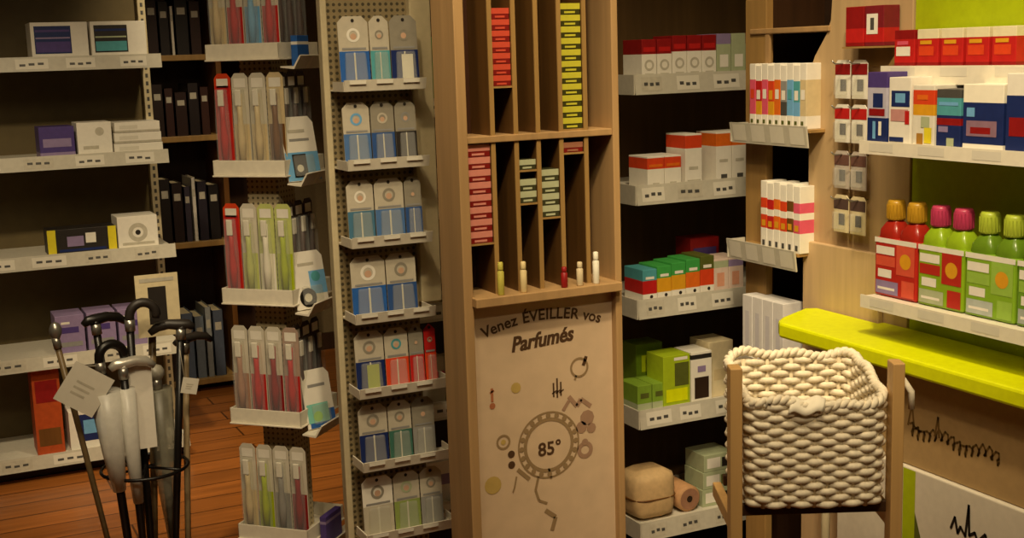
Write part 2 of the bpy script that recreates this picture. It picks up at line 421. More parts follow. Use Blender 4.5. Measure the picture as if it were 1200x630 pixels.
def brush_pack(label, wx, z, handle, backm, rz, h=.255, w=.047):
    key = (handle.name, backm.name, h)
    if key in _brush:
        return dup(_brush[key], (wx[0], wx[1], z), (0, 0, rz), label)
    r = thing('brush_pack', label, 'brush pack', (wx[0], wx[1], z), rz, 'long brush packs on the spinner')
    mb = MB(); mb.prism([(-w/2, 0), (w/2, 0), (w/2, h-.012), (w/2-.01, h), (-w/2+.01, h), (-w/2, h-.012)], 'Y', -.001, .001, backm)
    mb.front(-.0016, -w*.46, .004, w*.46, h*(.88 if backm is ORRED else .5), handle); mb.front(-.0016, -w*.35, h*.86, w*.35, h*.95, WHITE)
    mb.build('backing_card', r, world=False)
    b = MB(); b.tube([(0, -.008, .02), (.001, -.008, h*.35), (0, -.008, h*.55), (0, -.008, h*.8)], [.008, .011, .007, .008], handle, 8)
    t = b.build('toothbrush', r, world=False)
    b = MB(); b.box(-.008, -.0165, h*.68, .008, -.010, h*.84, WHITE); b.build('bristles', t, world=False, bevel=.002)
    b = MB()
    b.prism([(-w*.36, .01), (w*.36, .01), (w*.38, h*.5), (w*.3, h*.85), (-w*.3, h*.85), (-w*.38, h*.5)], 'Y', -.020, -.0017, CLEAR)
    b.build('blister', r, world=False, bevel=.004)
    _brush[key] = r
    return r
Rz = Matrix.Rotation(PI/4, 3, 'Z')
def spl(x, y): v = Rz @ Vector((x, y, 0)); return (SCX+v.x, SCY+v.y)
TR = M('#c9c2b0', .4, .05); LIMEW = M('#b9c071', .4, .05); WBG = M('#cdb98e', .45, .06)
packs = [
    (0, [(WBG, TR), (RED, TR), (LBLUE, TR), (RED, TR)]),
    (1, [(RED, ORRED), (WBG, TR), (WBG, TR), (BROWN, WBG)]),
    (2, [(RED, ORRED), (LIMEW, TR), (WHITE, LIMEW), (LIMED, LIMEW)]),
    (3, [(M('#a8806a', .4, .06), TR), (RED, TR), (DRED, TR), (RED, M('#a89080', .4, .06))]),
    (4, [(WBG, TR), (LIMED, TR), (GREYB, TR), (DRED, TR)])]
nmr = ['top', 'second', 'third', 'fourth', 'lowest']
cn = {RED: 'red', WBG: 'beige', LBLUE: 'light blue', BROWN: 'brown', LIMEW: 'pale lime', WHITE: 'white', LIMED: 'lime', DRED: 'dark red', GREYB: 'grey', DARKB: 'dark', CHAR: 'black'}
for tier, lst in packs:
    for k, (hm, bm) in enumerate(lst):
        p = spl(-A+.024, .075-.050*k)
        brush_pack('%s brush pack, %s from left on the left face of the %s spinner tier' % (cn.get(hm, 'pale rust'), ORD[k], nmr[tier]), p, TZ[tier]-.0375, hm, bm, SIDE+PI/4)
    if tier < 4:
        for k in range(3):
            p = spl(-.047+.05*k, -A+.03)
            brush_pack('dark brush pack, %s from left on the right face of the %s spinner tier' % (ORD[k], nmr[tier]), p, TZ[tier]-.0375, M('#4a3228', .5, .1), M('#3e322a', .5, .1), PI/4)
def sample(label, tier, x, w, h, draw, rx=-.22):
    p = spl(x, -A-.024)
    r = thing('sample_pack', label, 'sample pack', (p[0], p[1], TZ[tier]-.0575), PI/4, 'sample packs leaning on the spinner rails')
    r.rotation_euler = (rx, .0, math.radians(14))
    mb = MB(); mb.prism([(-w/2, .001), (w/2, .001), (w/2, h*.9), (w/2-.012, h), (-w/2+.012, h), (-w/2, h*.9)], 'Y', -.004, .0, WHITE)
    draw(mb, w, h)
    mb.build('card', r, world=False)
    b = MB(); b.prism([(-w*.3, h*.08), (w*.3, h*.08), (w*.3, h*.4), (-w*.3, h*.4)], 'Y', -.018, -.0055, CLEAR); b.build('blister', r, world=False, bevel=.004)
    return r
def d1(mb, w, h):
    mb.front(-.0046, -w*.5, .002, w*.5, h*.45, LBLUE); mb.front(-.005, -w*.3, h*.06, w*.12, h*.42, BLACK); mb.disc(-.0054, -w*.1, h*.2, 0, w*.1, WHITE)
    mb.front(-.0046, -w*.3, h*.62, w*.3, h*.66, GREYB); mb.front(-.0046, -w*.3, h*.75, w*.2, h*.8, LABELG)
def d2(mb, w, h):
    mb.front(-.0046, 0, h*.25, w*.5, h*.65, LBLUE); mb.disc(-.005, -w*.12, h*.2, w*.12, w*.26, BLACK); mb.disc(-.0052, w*.2, h*.55, 0, w*.14, TEAL)
    mb.front(-.0046, -w*.3, h*.75, w*.2, h*.8, LABELG)
def d3(mb, w, h):
    mb.front(-.0046, -w*.4, .002, w*.5, h*.3, BLUE); mb.front(-.005, -w*.45, h*.1, w*.3, h*.42, M('#7cc0b0', .4, .05)); mb.disc(-.0054, -w*.1, h*.2, 0, w*.16, LGREEN)
    mb.front(-.0046, -w*.3, h*.7, w*.3, h*.75, GREYB)
sample('white and blue sample pack with a black window leaning on the second spinner tier', 1, -.05, .095, .165, d1)
sample('white and light blue sample pack with a black ring on the third spinner tier', 2, -.045, .095, .15, d2)
sample('white and teal sample pack with lime spot on the fourth spinner tier', 3, -.035, .085, .155, d3)
p = spl(-.03, -A-.02)
carton('carton', 'small blue box standing on the top rail of the spinner', 'box', (p[0], p[1], TZ[0]-.059), .06, .018, .075, BLUE, bands=[(.7, .8, WHITE)], rz=PI/4)
p = spl(-.01, -A-.02)
carton('carton', 'purple box on the lowest rail of the spinner', 'box', (p[0], p[1], TZ[4]-.059), .09, .018, .08, PURPLE, bands=[(.75, .85, MAUVE)], rz=PI/4)

# ------------------------------------------------------------------ foot-care rack
rk = thing('display_rack', 'beige perforated upright rack of blue blister packs beside the spinner', 'display rack', (1.02, 2.92, 0))
mb = MB(); mb.box(.928, 2.905, .04, 1.128, 2.92, 1.9, M('#8a7a58', .55, .08, kind='perf')); mb.build('back_panel', rk)
mb = MB(); mb.box(.912, 2.895, 0, .928, 2.925, 1.93, BEIGE); mb.build('upright', rk, bevel=.003)
mb = MB(); mb.box(1.128, 2.885, .95, 1.182, 2.93, 1.93, PERF); mb.build('upright', rk, bevel=.003)
mb = MB(); mb.box(.90, 2.80, 0, 1.185, 2.95, .04, BEIGE); mb.build('base', rk, bevel=.004)
RZ = [1.495, 1.315, 1.135, .955, .775, .595, .415]
for i, z in enumerate(RZ):
    xr = 1.128 if i < 4 else 1.165
    mb = MB(); mb.box(.928, 2.805, z-.022, xr, 2.885 if i >= 4 else 2.905, z-.018, CREAMT)
    mb.prism([(2.801, z-.022), (2.805, z-.022), (2.797, z+.004), (2.793, z+.004)], 'X', .928, xr, CREAMT)
    mb.box(.928, 2.803, z-.018, .931, 2.88, z, CREAMT); mb.box(xr-.003, 2.803, z-.018, xr, 2.88, z, CREAMT)
    for k in range(3): mb.front(2.7925, .94+.065*k, z-.006, .98+.065*k, z+.003, LABEL)
    mb.build('tray', rk)
def blister(label, x, z, w, h, low, up, mark, y=2.83, side=None, group='foot-care blister packs on the rack'):
    r = thing('blister_pack', label, 'blister pack', (x, y, z), 0, group)
    r.rotation_euler = (-.06, 0, 0)
    mb = MB()
    mb.prism([(-w/2, 0), (w/2, 0), (w/2, h-.014), (w/2-.014, h), (-w/2+.014, h), (-w/2, h-.014)], 'Y', -.002, .0, up)
    mb.front(-.0026, -w/2, 0.0, w/2, h*.52, low)
    mb.disc(-.0028, 0, h*.74, w*.14, w*.22, mark); mb.disc(-.003, 0, h*.72, 0, w*.1, SKIN)
    mb.front(-.003, -w*.018, h*.05, w*.035, h*.5, LABEL)
    if side: mb.front(-.0032, -w*.12, h*.04, w*.3, h*.46, side)
    mb.front(-.0031, -w*.4, h*.54, w*.4, h*.57, GREYB)
    mb.disc(-.0031, 0, h*.94, 0, .004, CHAR)
    mb.build('card', r, world=False)
    b = MB(); b.prism([(-w*.38, h*.04), (w*.38, h*.04), (w*.34, h*.5), (-w*.34, h*.5)], 'Y', -.016, -.004, CLEAR); b.build('blister', r, world=False, bevel=.004)
    return r
UPW = M('#bdb4a0', .45, .06); UPG = M('#8f8878', .45, .06)
SB = M('#4c6fa0', .4, .08); DB = M('#2f4f86', .4, .08)
RK = [
    [(.075, BLUE, UPW, WHITE, None, 'blue'), (.05, TEAL, UPW, UPG, None, 'teal'), (.07, NAVY, UPG, UPG, WHITE, 'navy and white')],
    [(.068, SB, UPW, LBLUE, None, 'steel blue'), (.06, DB, UPG, UPW, None, 'dark blue'), (.055, CHAR, UPG, GREYB, None, 'charcoal')],
    [(.068, M('#45708a', .4, .08), UPW, WHITE, None, 'teal blue'), (.075, SB, UPW, UPG, None, 'steel blue'), (.045, DB, UPG, UPG, None, 'dark blue')],
    [(.088, BLUE, UPW, WHITE, None, 'bright blue'), (.078, DB, UPW, UPG, None, 'dark blue')],
    [(.075, NAVY, UPW, UPG, M('#a8b428', .4, .05), 'navy and lime'), (.062, ORRED, UPW, TEAL, None, 'grey and orange'), (.04, RED, UPG, UPG, None, 'red'), (.032, ORRED, RED, UPG, None, 'narrow orange-red')],
    [(.075, NAVY, UPW, UPG, None, 'navy'), (.062, M('#3d6a5c', .4, .08), UPW, UPG, None, 'green-blue'), (.06, GREYB, UPG, UPG, None, 'grey')],
    [(.08, UPW, WHITE, UPG, None, 'white'), (.07, M('#8a9a50', .4, .08), UPW, SAGE, None, 'pale green'), (.06, GREYB, UPW, UPG, None, 'silver')]]
rn = ['top', 'second', 'third', 'fourth', 'fifth', 'sixth', 'lowest']
for i, row in enumerate(RK):
    x = .931
    for k, (w, lo, up, mk, sd, nm) in enumerate(row):
        blister('%s foot blister pack, %s from left in the %s tray of the rack' % (nm, ORD[k], rn[i]), x+w/2, RZ[i]-.0175, w-.003, .15 if i else .165, lo, up, mk, side=sd)
        x += w
carton('carton', 'green box hanging high at the right of the foot-care rack', 'box', (1.29, 3.14, 1.435), .07, .1, .16, GREEN, bands=[(.6, .8, M('#2d7a3a', .45, .08))])

# ------------------------------------------------------------------ shelves partly hidden behind the wooden stand
hs = thing('wall_shelf_unit', 'narrow shelving bay half hidden behind the wooden stand', 'shelving', (1.40, 3.3, 0))
mb = MB(); mb.box(1.17, 3.36, 0, 1.62, 3.38, 1.95, DARKB); mb.build('back_panel', hs)
HZ = [1.425, 1.16, .89, .62, .34]
for i, z in enumerate(HZ):
    mb = MB(); mb.box(1.175, 3.09, z-.02, 1.6, 3.36, z, M('#cfc9b8', .5, .04)); s = mb.build('shelf', hs, bevel=.002)
    price_rail(s, 1.17, 1.6, 3.075, z-.034, z+.014, 3, 30+i)
mb = MB(); mb.box(1.172, 3.335, 0, 1.20, 3.365, 1.97, BEIGE); mb.build('upright', hs, bevel=.002)
hid = [(1.425, .09, .1, WHITE, 'white', TEAL, 1), (1.16, .07, .1, M('#5a4a38', .5, .1), 'brown', WBG, 2), (.89, .07, .09, CREAM, 'cream', GREYB, 2), (.62, .075, .13, UPW, 'pale', PINK, 2), (.34, .085, .12, WHITE, 'off-white', MAUVE, 2)]
for i, (z, w, h, m, nm, b, n) in enumerate(hid):
    for k in range(n):
        if i == 0: continue
        carton('carton', '%s carton, %s from left on the %s shelf behind the wooden stand' % (nm, ORD[k], rn[i]), 'box', (1.235+k*(w+.012), 3.16, z), w, .1, h*(1-.12*k), m, bands=[(.45, .7, b)],
               patches=[(.15, .15, .7, .3, LABELG)])

# ------------------------------------------------------------------ wooden fragrance stand
es = thing('wooden_display_stand', 'tall wooden stand with narrow upright slots and a printed lower panel', 'display stand', (1.22, 2.46, 0))
X0, X1 = 1.048, 1.397
D1 = 2.515
mb = MB(); mb.box(X0-.018, 2.395, 0, X0+.004, D1, 1.98, TANL); mb.build('side_panel', es, bevel=.002)
mb = MB(); mb.box(X1-.004, 2.395, 0, X1+.012, D1, 1.98, TANL); mb.build('side_panel', es, bevel=.002)
mb = MB(); mb.box(X0+.004, D1-.012, .02, X1-.004, D1, 1.96, M('#3a1e0c', .5, .2, 40, kind='wood')); mb.build('back_panel', es)  # brown wood darkened further to hold the shade inside the slots
mb = MB(); mb.box(X0+.004, 2.398, 1.368, X1-.004, D1-.012, 1.382, TANL); mb.build('cross_rail', es, bevel=.0015)
mb = MB(); mb.box(X0+.004, 2.398, 1.95, X1-.004, D1-.012, 1.965, TANL); mb.build('cross_rail', es, bevel=.0015)
mb = MB(); mb.box(X0-.0, 2.372, 1.03, X1, D1-.012, 1.05, TANL); mb.build('bottom_rail', es, bevel=.002)
DV = [1.112, 1.1655, 1.217, 1.271, 1.331]
for i, x in enumerate(DV):
    for (z0, z1) in ((1.05, 1.368), (1.382, 1.95)):
        mb = MB(); mb.box(x-.0045, 2.4055, z0, x+.0045, D1-.012, z1, M('#5a3c18', .5, .2, 40, kind='wood')); d = mb.build('divider', es)  # divider wood darkened, the slot shade is in its colour
        b = MB(); b.box(x-.0048, 2.402, z0, x+.0048, 2.4055, z1, TAN); b.build('lit_edge', d)  # lighter front strip keeps the lit tone of the same wood
cols = [(X0+.004, DV[0]-.0045)]+[(DV[i]+.0045, DV[i+1]-.0045) for i in range(4)]+[(DV[4]+.0045, X1-.004)]
POSTER = M('#c8ae8e', .6, .05, 25)
mb = MB(); mb.box(X0+.006, 2.415, .04, X1-.004, 2.425, 1.03, POSTER); pp = mb.build('printed_panel', es)
# --- printing on the lower panel
INK = M('#4a3118', .7, .05); INK2 = M('#8c7350', .7, .05); INK3 = M('#98785f', .7, .05); INK4 = M('#a3623c', .7, .05); INKY = M('#b39752', .7, .05)
YP = 2.4142
def text_mesh(txt, size):
    cu = bpy.data.curves.new('letters', 'FONT'); cu.body = txt; cu.size = size; cu.align_x = 'CENTER'; cu.resolution_u = 3; cu.offset = .022*size/.04*.04
    ob = bpy.data.objects.new('letters', cu); C.objects.link(ob)
    bpy.context.view_layer.update()
    me = bpy.data.meshes.new_from_object(ob.evaluated_get(bpy.context.evaluated_depsgraph_get()))
    vs = [tuple(v.co) for v in me.vertices]; fs = [tuple(p.vertices) for p in me.polygons]
    bpy.data.objects.remove(ob); bpy.data.curves.remove(cu); bpy.data.meshes.remove(me)
    return vs, fs
mb = MB()
arc = 'Venez ÉVEILLER vos'
adv = {'É': .62, 'V': .62, 'E': .62, 'I': .3, 'L': .55, 'R': .66, ' ': .36, 'n': .56, 'e': .55, 'z': .5, 'v': .52, 'o': .56, 's': .5}
SZ = .034; tot = sum(adv[c] for c in arc)*SZ*.88; Rr = .42; cxx, czz = 1.222, .984-Rr
pos = -tot/2
for ch in arc:
    w = adv[ch]*SZ*.88; mid = pos+w/2; pos += w
    if ch == ' ': continue
    vs, fs = text_mesh(ch, SZ)
    th = -mid/Rr
    V2 = []
    for (x, y, z) in vs:
        px, pz = x, y
        qx = px*math.cos(th)-pz*math.sin(th); qz = px*math.sin(th)+pz*math.cos(th)
        V2.append((cxx-Rr*math.sin(th)+qx, YP, czz+Rr*math.cos(th)+qz-.004))
    mb.add(V2, fs, INK)
vs, fs = text_mesh('Parfumés', .047)
for dx in (0, .0008, .0016): mb.add([(1.218+x*.86+y*.18+dx, YP-.0001*dx*100, .922+y+.05*x) for x, y, z in vs], fs, INK)
mb.build('printed_lettering', pp)
mb = MB()
def stroke(pts, w, m):
    for (a, b) in zip(pts[:-1], pts[1:]):
        d = Vector((b[0]-a[0], 0, b[1]-a[1]))
        if d.length < 1e-6: continue
        n = Vector((-d.z, 0, d.x)).normalized()*w/2
        mb.quad([(a[0]-n.x, YP, a[1]-n.z), (b[0]-n.x, YP, b[1]-n.z), (b[0]+n.x, YP, b[1]+n.z), (a[0]+n.x, YP, a[1]+n.z)], m)
# big dotted ring round a number
mb.disc(YP, 1.228, .698, .054, .062, INK2, 40); mb.disc(YP, 1.228, .698, .072, .076, INK2, 40)
for k in range(20):
    a = 2*PI*k/20; mb.disc(YP-.0002, 1.228+.067*math.cos(a), .698+.067*math.sin(a), 0, .006, INK2, 10)
vs, fs = text_mesh("85°", .042); mb.add([(1.23+x, YP, .676+y) for x, y, z in vs], fs, INK)
# pale sketch marks
mb.disc(YP, 1.308, .862, .018, .023, INK2, 24); stroke([(1.318, .865), (1.326, .885)], .008, INK); stroke([(1.30, .845), (1.296, .835)], .005, INK2)
for k, (dx, h) in enumerate(((0, .03), (.009, .042), (.018, .03))):
    stroke([(1.243+dx, .812-h/4), (1.243+dx, .812+h*.8)], .004, INK); stroke([(1.239+dx, .812), (1.25+dx, .818)], .003, INK)
stroke([(1.28, .80), (1.30, .775), (1.31, .79), (1.335, .77)], .01, INK3); stroke([(1.265, .77), (1.28, .79)], .008, INK3)
for (x, z, r) in ((1.325, .745, .018), (1.31, .725, .014), (1.335, .72, .012)): mb.disc(YP, x, z, 0, r, INK3, 9)
mb.disc(YP, 1.318, .672, .010, .020, INK3, 20); mb.disc(YP-.0003, 1.318, .69, 0, .008, INK3, 12)
mb.disc(YP, 1.095, .806, 0, .007, INK4, 12); stroke([(1.095, .815), (1.095, .845)], .006, INK4); stroke([(1.09, .835), (1.10, .84)], .004, INK4)
mb.disc(YP, 1.118, .722, .012, .017, INK2, 20); mb.disc(YP, 1.118, .722, 0, .006, INKY, 12)
for z in (.692, .668): mb.disc(YP, 1.136, z, 0, .0085, INK, 12)
stroke([(1.15, .655), (1.178, .628)], .009, INK2); stroke([(1.147, .64), (1.141, .615), (1.137, .605)], .004, INK2)
stroke([(1.2, .63), (1.192, .60), (1.2, .575), (1.22, .565)], .006, INK2); stroke([(1.226, .645), (1.232, .62)], .005, INK2)
mb.disc(YP, 1.152, .838, 0, .012, INKY, 10); mb.disc(YP, 1.09, .63, 0, .02, INKY, 14); stroke([(1.215, .55), (1.24, .53), (1.23, .5)], .01, INK2)
mb.build('printed_drawing', pp)
# --- little boxes held in the slots
peg_z = []
def slot_stack(col, z0, pitch, n, gap_dark, edge, name, group):
    a, b = cols[col]
    w = b-a-.004
    pg = MB(); pg.box(a+.0005, 2.405, z0-.004, b-.0005, 2.47, z0, TAN); pg.build('peg', es)
    for k in range(n):
        mb = MB(); h = pitch-.0006; t = pitch*.46
        mb.box(-w/2, -.03, 0, w/2, .03, h, gap_dark)  # dark body colour paints the shaded gaps between stacked boxes
        mb.front(-.0306, -w/2, t, w/2, h, edge); mb.front(-.0308, -w*.3, h*.12, w*.25, h*.3, edge)
        o = mb.build('small_box', loc=((a+b)/2, 2.437, z0+.0001+k*pitch), world=False, bevel=.0006)
        tag(o, '%s, %s from the bottom' % (name, ORD[k]), 'box', group)
REDE = M('#c44a34', .4, .06); PINKE = M('#d08474', .4, .06); DKR = M('#7c1410', .45, .08); YE = M('#c2bb38', .4, .06); DKY = M('#3c3a0c', .5, .08); SGE = M('#b4b894', .45, .05); DKS = M('#3c3c22', .5, .08)
slot_stack(1, 1.482, .0226, 7, DKR, REDE, 'small red box in the upper second slot of the wooden stand', 'red boxes in the upper slots')
slot_stack(4, 1.386, .0238, 11, DKY, YE, 'small yellow box in the upper fifth slot of the wooden stand', 'yellow boxes in the upper slots')
slot_stack(0, 1.160, .0257, 8, DKR, PINKE, 'small red box in the lower first slot of the wooden stand', 'red boxes in the lower slots')
slot_stack(2, 1.236, .0255, 2, DKS, SGE, 'small sage box in the lower third slot of the wooden stand', 'sage boxes in the lower slots')
slot_stack(2, 1.306, .022, 1, DKS, SGE, 'single sage box near the top of the lower third slot', 'sage boxes in the lower slots')
slot_stack(3, 1.202, .0255, 4, DKS, SGE, 'small sage box in the lower fourth slot of the wooden stand', 'sage boxes in the lower slots')
slot_stack(4, 1.336, .022, 1, DKR, M('#a06a50', .4, .06), 'single rust box at the top of the lower fifth slot', 'red boxes in the lower slots')
for (x, h, m, nm) in ((1.112, .07, M('#b9b04e', .4, .05), 'yellow-green'), (1.165, .066, M('#d6c08c', .4, .05), 'cream'), (1.262, .045, DRED, 'dark red'), (1.3, .052, M('#c9b894', .4, .05), 'beige'), (1.34, .07, M('#e2dcc8', .4, .04), 'white')):
    r = thing('tester_vial', '%s tester vial standing on the bottom rail of the wooden stand' % nm, 'vial', (x, 2.3875, 1.05), 0, 'tester vials on the wooden stand')
    b = MB(); b.lathe([(.0062, 0), (.0072, .002), (.0072, h*.7), (.004, h*.76), (.004, h*.8)], m, 14); b.build('glass', r, world=False)
    b = MB(); b.lathe([(.0055, h*.76), (.0058, h*.78), (.0056, h*.98), (.004, h)], m, 12); b.build('cap', r, world=False)

# ------------------------------------------------------------------ shelving bay right of the stand
rs = thing('shelving_unit', 'dark-backed shelving bay with white lips between the wooden stand and the end panel', 'shelving', (2.05, 3.2, 0))
mb = MB(); mb.box(1.64, 3.335, 0, 2.55, 3.36, 1.95, M('#5c4526', .5, .15, 40, kind='wood')); mb.build('back_panel', rs)
for x in (1.64, 2.55):
    mb = MB(); mb.box(x, 3.30, 0, x+.03, 3.37, 1.97, BROWN); mb.build('upright', rs, bevel=.002)
mb = MB(); mb.box(1.68, 3.05, 0, 2.55, 3.335, .06, DARKB); mb.build('plinth', rs, bevel=.003)
SZs = [1.468, 1.168, .85, .533, .20]
for i, z in enumerate(SZs):
    mb = MB(); mb.box(1.815, 3.0, z-.02, 2.5, 3.335, z, M('#cfc9b8', .5, .04)); s = mb.build('shelf', rs, bevel=.002)
    price_rail(s, 1.81, 2.5, 2.985, z-.042, z+.012, 6, 50+i)
    b = MB(); b.box(1.806, 2.99, z-.042, 1.812, 3.335, z+.012, RAIL); b.build('end_lip', s)
# first shelf
for k in range(5):
    carton('carton', 'red-topped white carton, %s from left on the top shelf beside the wooden stand' % ORD[k], 'box', (1.868+.049*k, 3.06, 1.468), .046, .1, .105+.008*(k > 1), WHITE,
           bands=[(.62, 1, DRED)], patches=[('o', .5, .34, .015, .009, LABELG), (.1, .68, .9, .8, RED), (.2, .08, .8, .13, LABELG)], group='red-topped cartons on the top shelf')
for k in range(3):
    carton('carton', 'pale green carton, %s from left on the top shelf behind the slim boxes' % ORD[k], 'box', (2.113+.05*k, 3.06, 1.468), .047, .1, .115, SAGE,
           bands=[(.75, 1, [MAUVE, SAGE, DRED][k])], patches=[(.2, .2, .8, .5, WHITE)], group='pale green cartons on the top shelf')
# second shelf
for k in range(2):
    carton('carton', 'low white carton with orange top, %s on the second shelf right of the stand' % ['left', 'right'][k], 'box', (1.885+.056*k, 3.06, 1.168), .054, .1, .087, WHITE,
           bands=[(.6, .95, ORRED)], patches=[(.1, .66, .9, .75, ORANGE), (.3, .1, .7, .16, LABELG)], group='orange-topped cartons on the second shelf')
carton('carton', 'tall white carton with orange top next to the two low ones', 'box', (2.01, 3.06, 1.168), .055, .1, .142, WHITE, bands=[(.72, .97, ORRED)], patches=[(.2, .3, .75, .36, LABELG), (.1, .05, .9, .1, LABELG)], group='orange-topped cartons on the second shelf')
for k in range(2):
    carton('carton', 'tall white carton with orange top, %s of the right pair on the second shelf' % ['left', 'right'][k], 'box', (2.112+.055*k, 3.06, 1.168), .052, .1, .142, WHITE,
           bands=[(.72, .97, ORANGE)], patches=[(.2, .4, .75, .46, LABELG), (.3, .08, .7, .16, DGREY)], group='orange-topped cartons on the second shelf')
# third shelf
tops = [(TEAL, RED), (GREEN, AMBER), (GREEN, AMBER), (GREEN, ORANGE), (OLIVE, ORRED)]
tn = ['red carton with teal top', 'amber carton with green top', 'amber carton with green top', 'orange carton with green top', 'rust carton with olive top']
for k, (t, b) in enumerate(tops):
    carton('carton', '%s, %s from left on the third shelf beside the stand' % (tn[k], ORD[k]), 'box', (1.858+.048*k, 3.055, .85), .046, .1, .092+.005*k, WHITE,
           bands=[(.66, 1, t), (.25, .66, b)], patches=[(.2, .7, .8, .78, WHITE), ('o', .6, .16, .005, CHAR)], group='colourful cartons on the third shelf')
for k in range(2):
    carton('carton', '%s pale pink carton at the right end of the third shelf' % ['left', 'right'][k], 'box', (2.098+.052*k, 3.055, .85), .05, .1, .098, M('#d8c0b0', .45, .06),
           bands=[(.75, .95, [SAGE, MAUVE][k])], patches=[(.2, .2, .7, .6, M('#d89a7c', .45, .06))], group='pale pink cartons on the third shelf')
carton('carton', 'dark red carton standing behind the pale pink cartons', 'box', (2.12, 3.16, .85), .1, .08, .145, DRED, bands=[(.0, .5, MAUVE)], patches=[(.1, .65, .9, .8, PURPLE)])
# fourth shelf
for k in range(2):
    carton('carton', '%s low green carton at the left end of the fourth shelf' % ['left', 'right'][k], 'box', (1.845+.05*k, 3.07, .533), .047, .1, .075, M('#7a9a30', .45, .08), bands=[(0, .3, SAGE)], patches=[(.2, .5, .8, .7, OLIVE)], group='low green cartons on the fourth shelf')
carton('carton', 'tall dark green carton behind the lime carton on the fourth shelf', 'box', (1.93, 3.17, .533), .09, .08, .165, M('#5f7a14', .45, .08), patches=[(.2, .5, .8, .8, LIMED)])
carton('carton', 'lime carton with a dark picture in the middle of the fourth shelf', 'box', (1.95, 3.06, .533), .09, .09, .15, M('#9fb41e', .45, .06), patches=[(.42, .4, .95, .85, OLIVE), (.1, .1, .9, .35, LIME), (.4, .9, .9, .96, WHITE)])
carton('carton', 'white carton with a dark window beside the lime carton', 'box', (2.035, 3.06, .533), .07, .09, .15, WHITE, bands=[(.86, .95, CHAR)], patches=[(.15, .08, .85, .5, DARKB), (.3, .6, .7, .72, MAUVE)])
carton('carton', 'beige carton at the right end of the fourth shelf', 'box', (2.12, 3.09, .533), .085, .1, .165, CREAM, patches=[(.2, .3, .8, .5, WBG)])
# bottom shelf: soft rolls and bags
def bundle(label, x, y, z, w, d, h, m, bandm):
    r = thing('soft_bundle', label, 'bundle', (x, y, z))
    mb = MB(); prof = []
    K = 10
    vs = []; fs = []; n = 20
    for k in range(K+1):
        t = k/K; zz = h*t; sc = (1-abs(2*t-1)**3)**.5*.3+.7 if 0 < t < 1 else .55
        for i in range(n):
            a = 2*PI*i/n; c, s_ = math.cos(a), math.sin(a)
            e = .55
            wob = 1+.03*math.sin(5*a+4*t)
            vs.append((w/2*sc*wob*abs(c)**e*(1 if c > 0 else -1), d/2*sc*wob*abs(s_)**e*(1 if s_ > 0 else -1), zz))
    for k in range(K):
        for i in range(n): fs.append((k*n+i, k*n+(i+1) % n, (k+1)*n+(i+1) % n, (k+1)*n+i))
    fs.append(tuple(range(n))[::-1]); fs.append(tuple(K*n+i for i in range(n)))
    mb.add(vs, fs, m, smooth=True); mb.build('wrap', r, world=False)
    b = MB(); b.tube([(w*.502*math.copysign(abs(math.cos(a))**.55, math.cos(a)), d*.502*math.copysign(abs(math.sin(a))**.55, math.sin(a)), h*.45) for a in [2*PI*i/32 for i in range(32)]], .0022, bandm, 6, closed=True); b.build('string', r, world=False)
    return r
bundle('plump beige bundle at the left of the bottom shelf', 1.885, 3.08, .20, .145, .13, .145, M('#c8a878', .7, .1), BROWN)
def roll(label, x, z, R, L, m, em):
    r = thing('bandage_roll', label, 'roll', (x, 3.03, z+R))
    mat = Matrix.Translation((0, 0, 0)) @ Matrix.Rotation(-PI/2, 4, 'X')
    mb = MB(); mb.lathe([(R*.85, 0), (R, .006), (R, L-.006), (R*.85, L)], m, 22, mat=mat); mb.build('roll_body', r, world=False)
    b = MB(); b.disc(-.0008, 0, 0, R*.28, R*.8, em, 22); b.disc(-.0008, 0, 0, 0, R*.25, DARKB, 16); b.build('roll_end', r, world=False)
roll('brown bandage roll between the beige bundle and the grey cartons', 2.0, .20, .04, .12, M('#b98c60', .7, .1), M('#9a6f54', .7, .1))
for k in range(3):
    carton('carton', '%s grey-green carton of the stack at the right of the bottom shelf' % ['lowest', 'middle', 'topmost'][k], 'box', (2.105+.003*k, 3.09, .20+k*.053), .105, .1, .052, SAGE,
           patches=[(.1, .2, .55, .8, WHITE), (.6, .2, .9, .75, CHAR if k != 1 else OLIVE)], group='grey-green cartons on the bottom shelf')

# ------------------------------------------------------------------ end panel unit with leaflet shelves
ep = thing('end_panel_unit', 'tan wooden end unit with a curved side panel and two leaflet shelves', 'shelving', (2.05, 2.4, 0))
mb = MB(); mb.box(1.95, 2.60, 0, 1.972, 2.685, 1.66, TAN); mb.build('stile', ep, bevel=.002)
mb = MB(); mb.box(1.972, 2.662, 0, 2.2, 2.685, 1.66, DARKW); mb.build('side_panel', ep, bevel=.002)  # inner face coloured dark for the shadow inside the tan unit
mb = MB(); mb.box(2.18, 2.21, 0, 2.2, 2.662, 1.66, DARKB); mb.build('back_panel', ep)
mb = MB(); mb.prism([(2.435, 0), (2.435, 1.46), (2.43, 1.49), (2.415, 1.52), (2.375, 1.568), (2.36, 1.60), (2.355, 1.66), (2.0965, 1.66), (2.0965, 0)], 'X', 1.95, 1.972, TANP); mb.build('curved_panel', ep, bevel=.002)
mb = MB(); mb.box(1.935, 2.17, .05, 1.9495, 2.435, 1.085, M('#c4a67c', .55, .08, kind='wood')); mb.build('lower_panel', ep, bevel=.003)
mb = MB(); mb.box(1.945, 2.36, 1.575, 2.2, 2.66, 1.588, TANL); mb.build('top_rail', ep, bevel=.002)
mb = MB(); mb.box(1.947, 2.585, 1.5, 1.955, 2.6, 1.575, TANL); mb.build('edge_strip', ep)
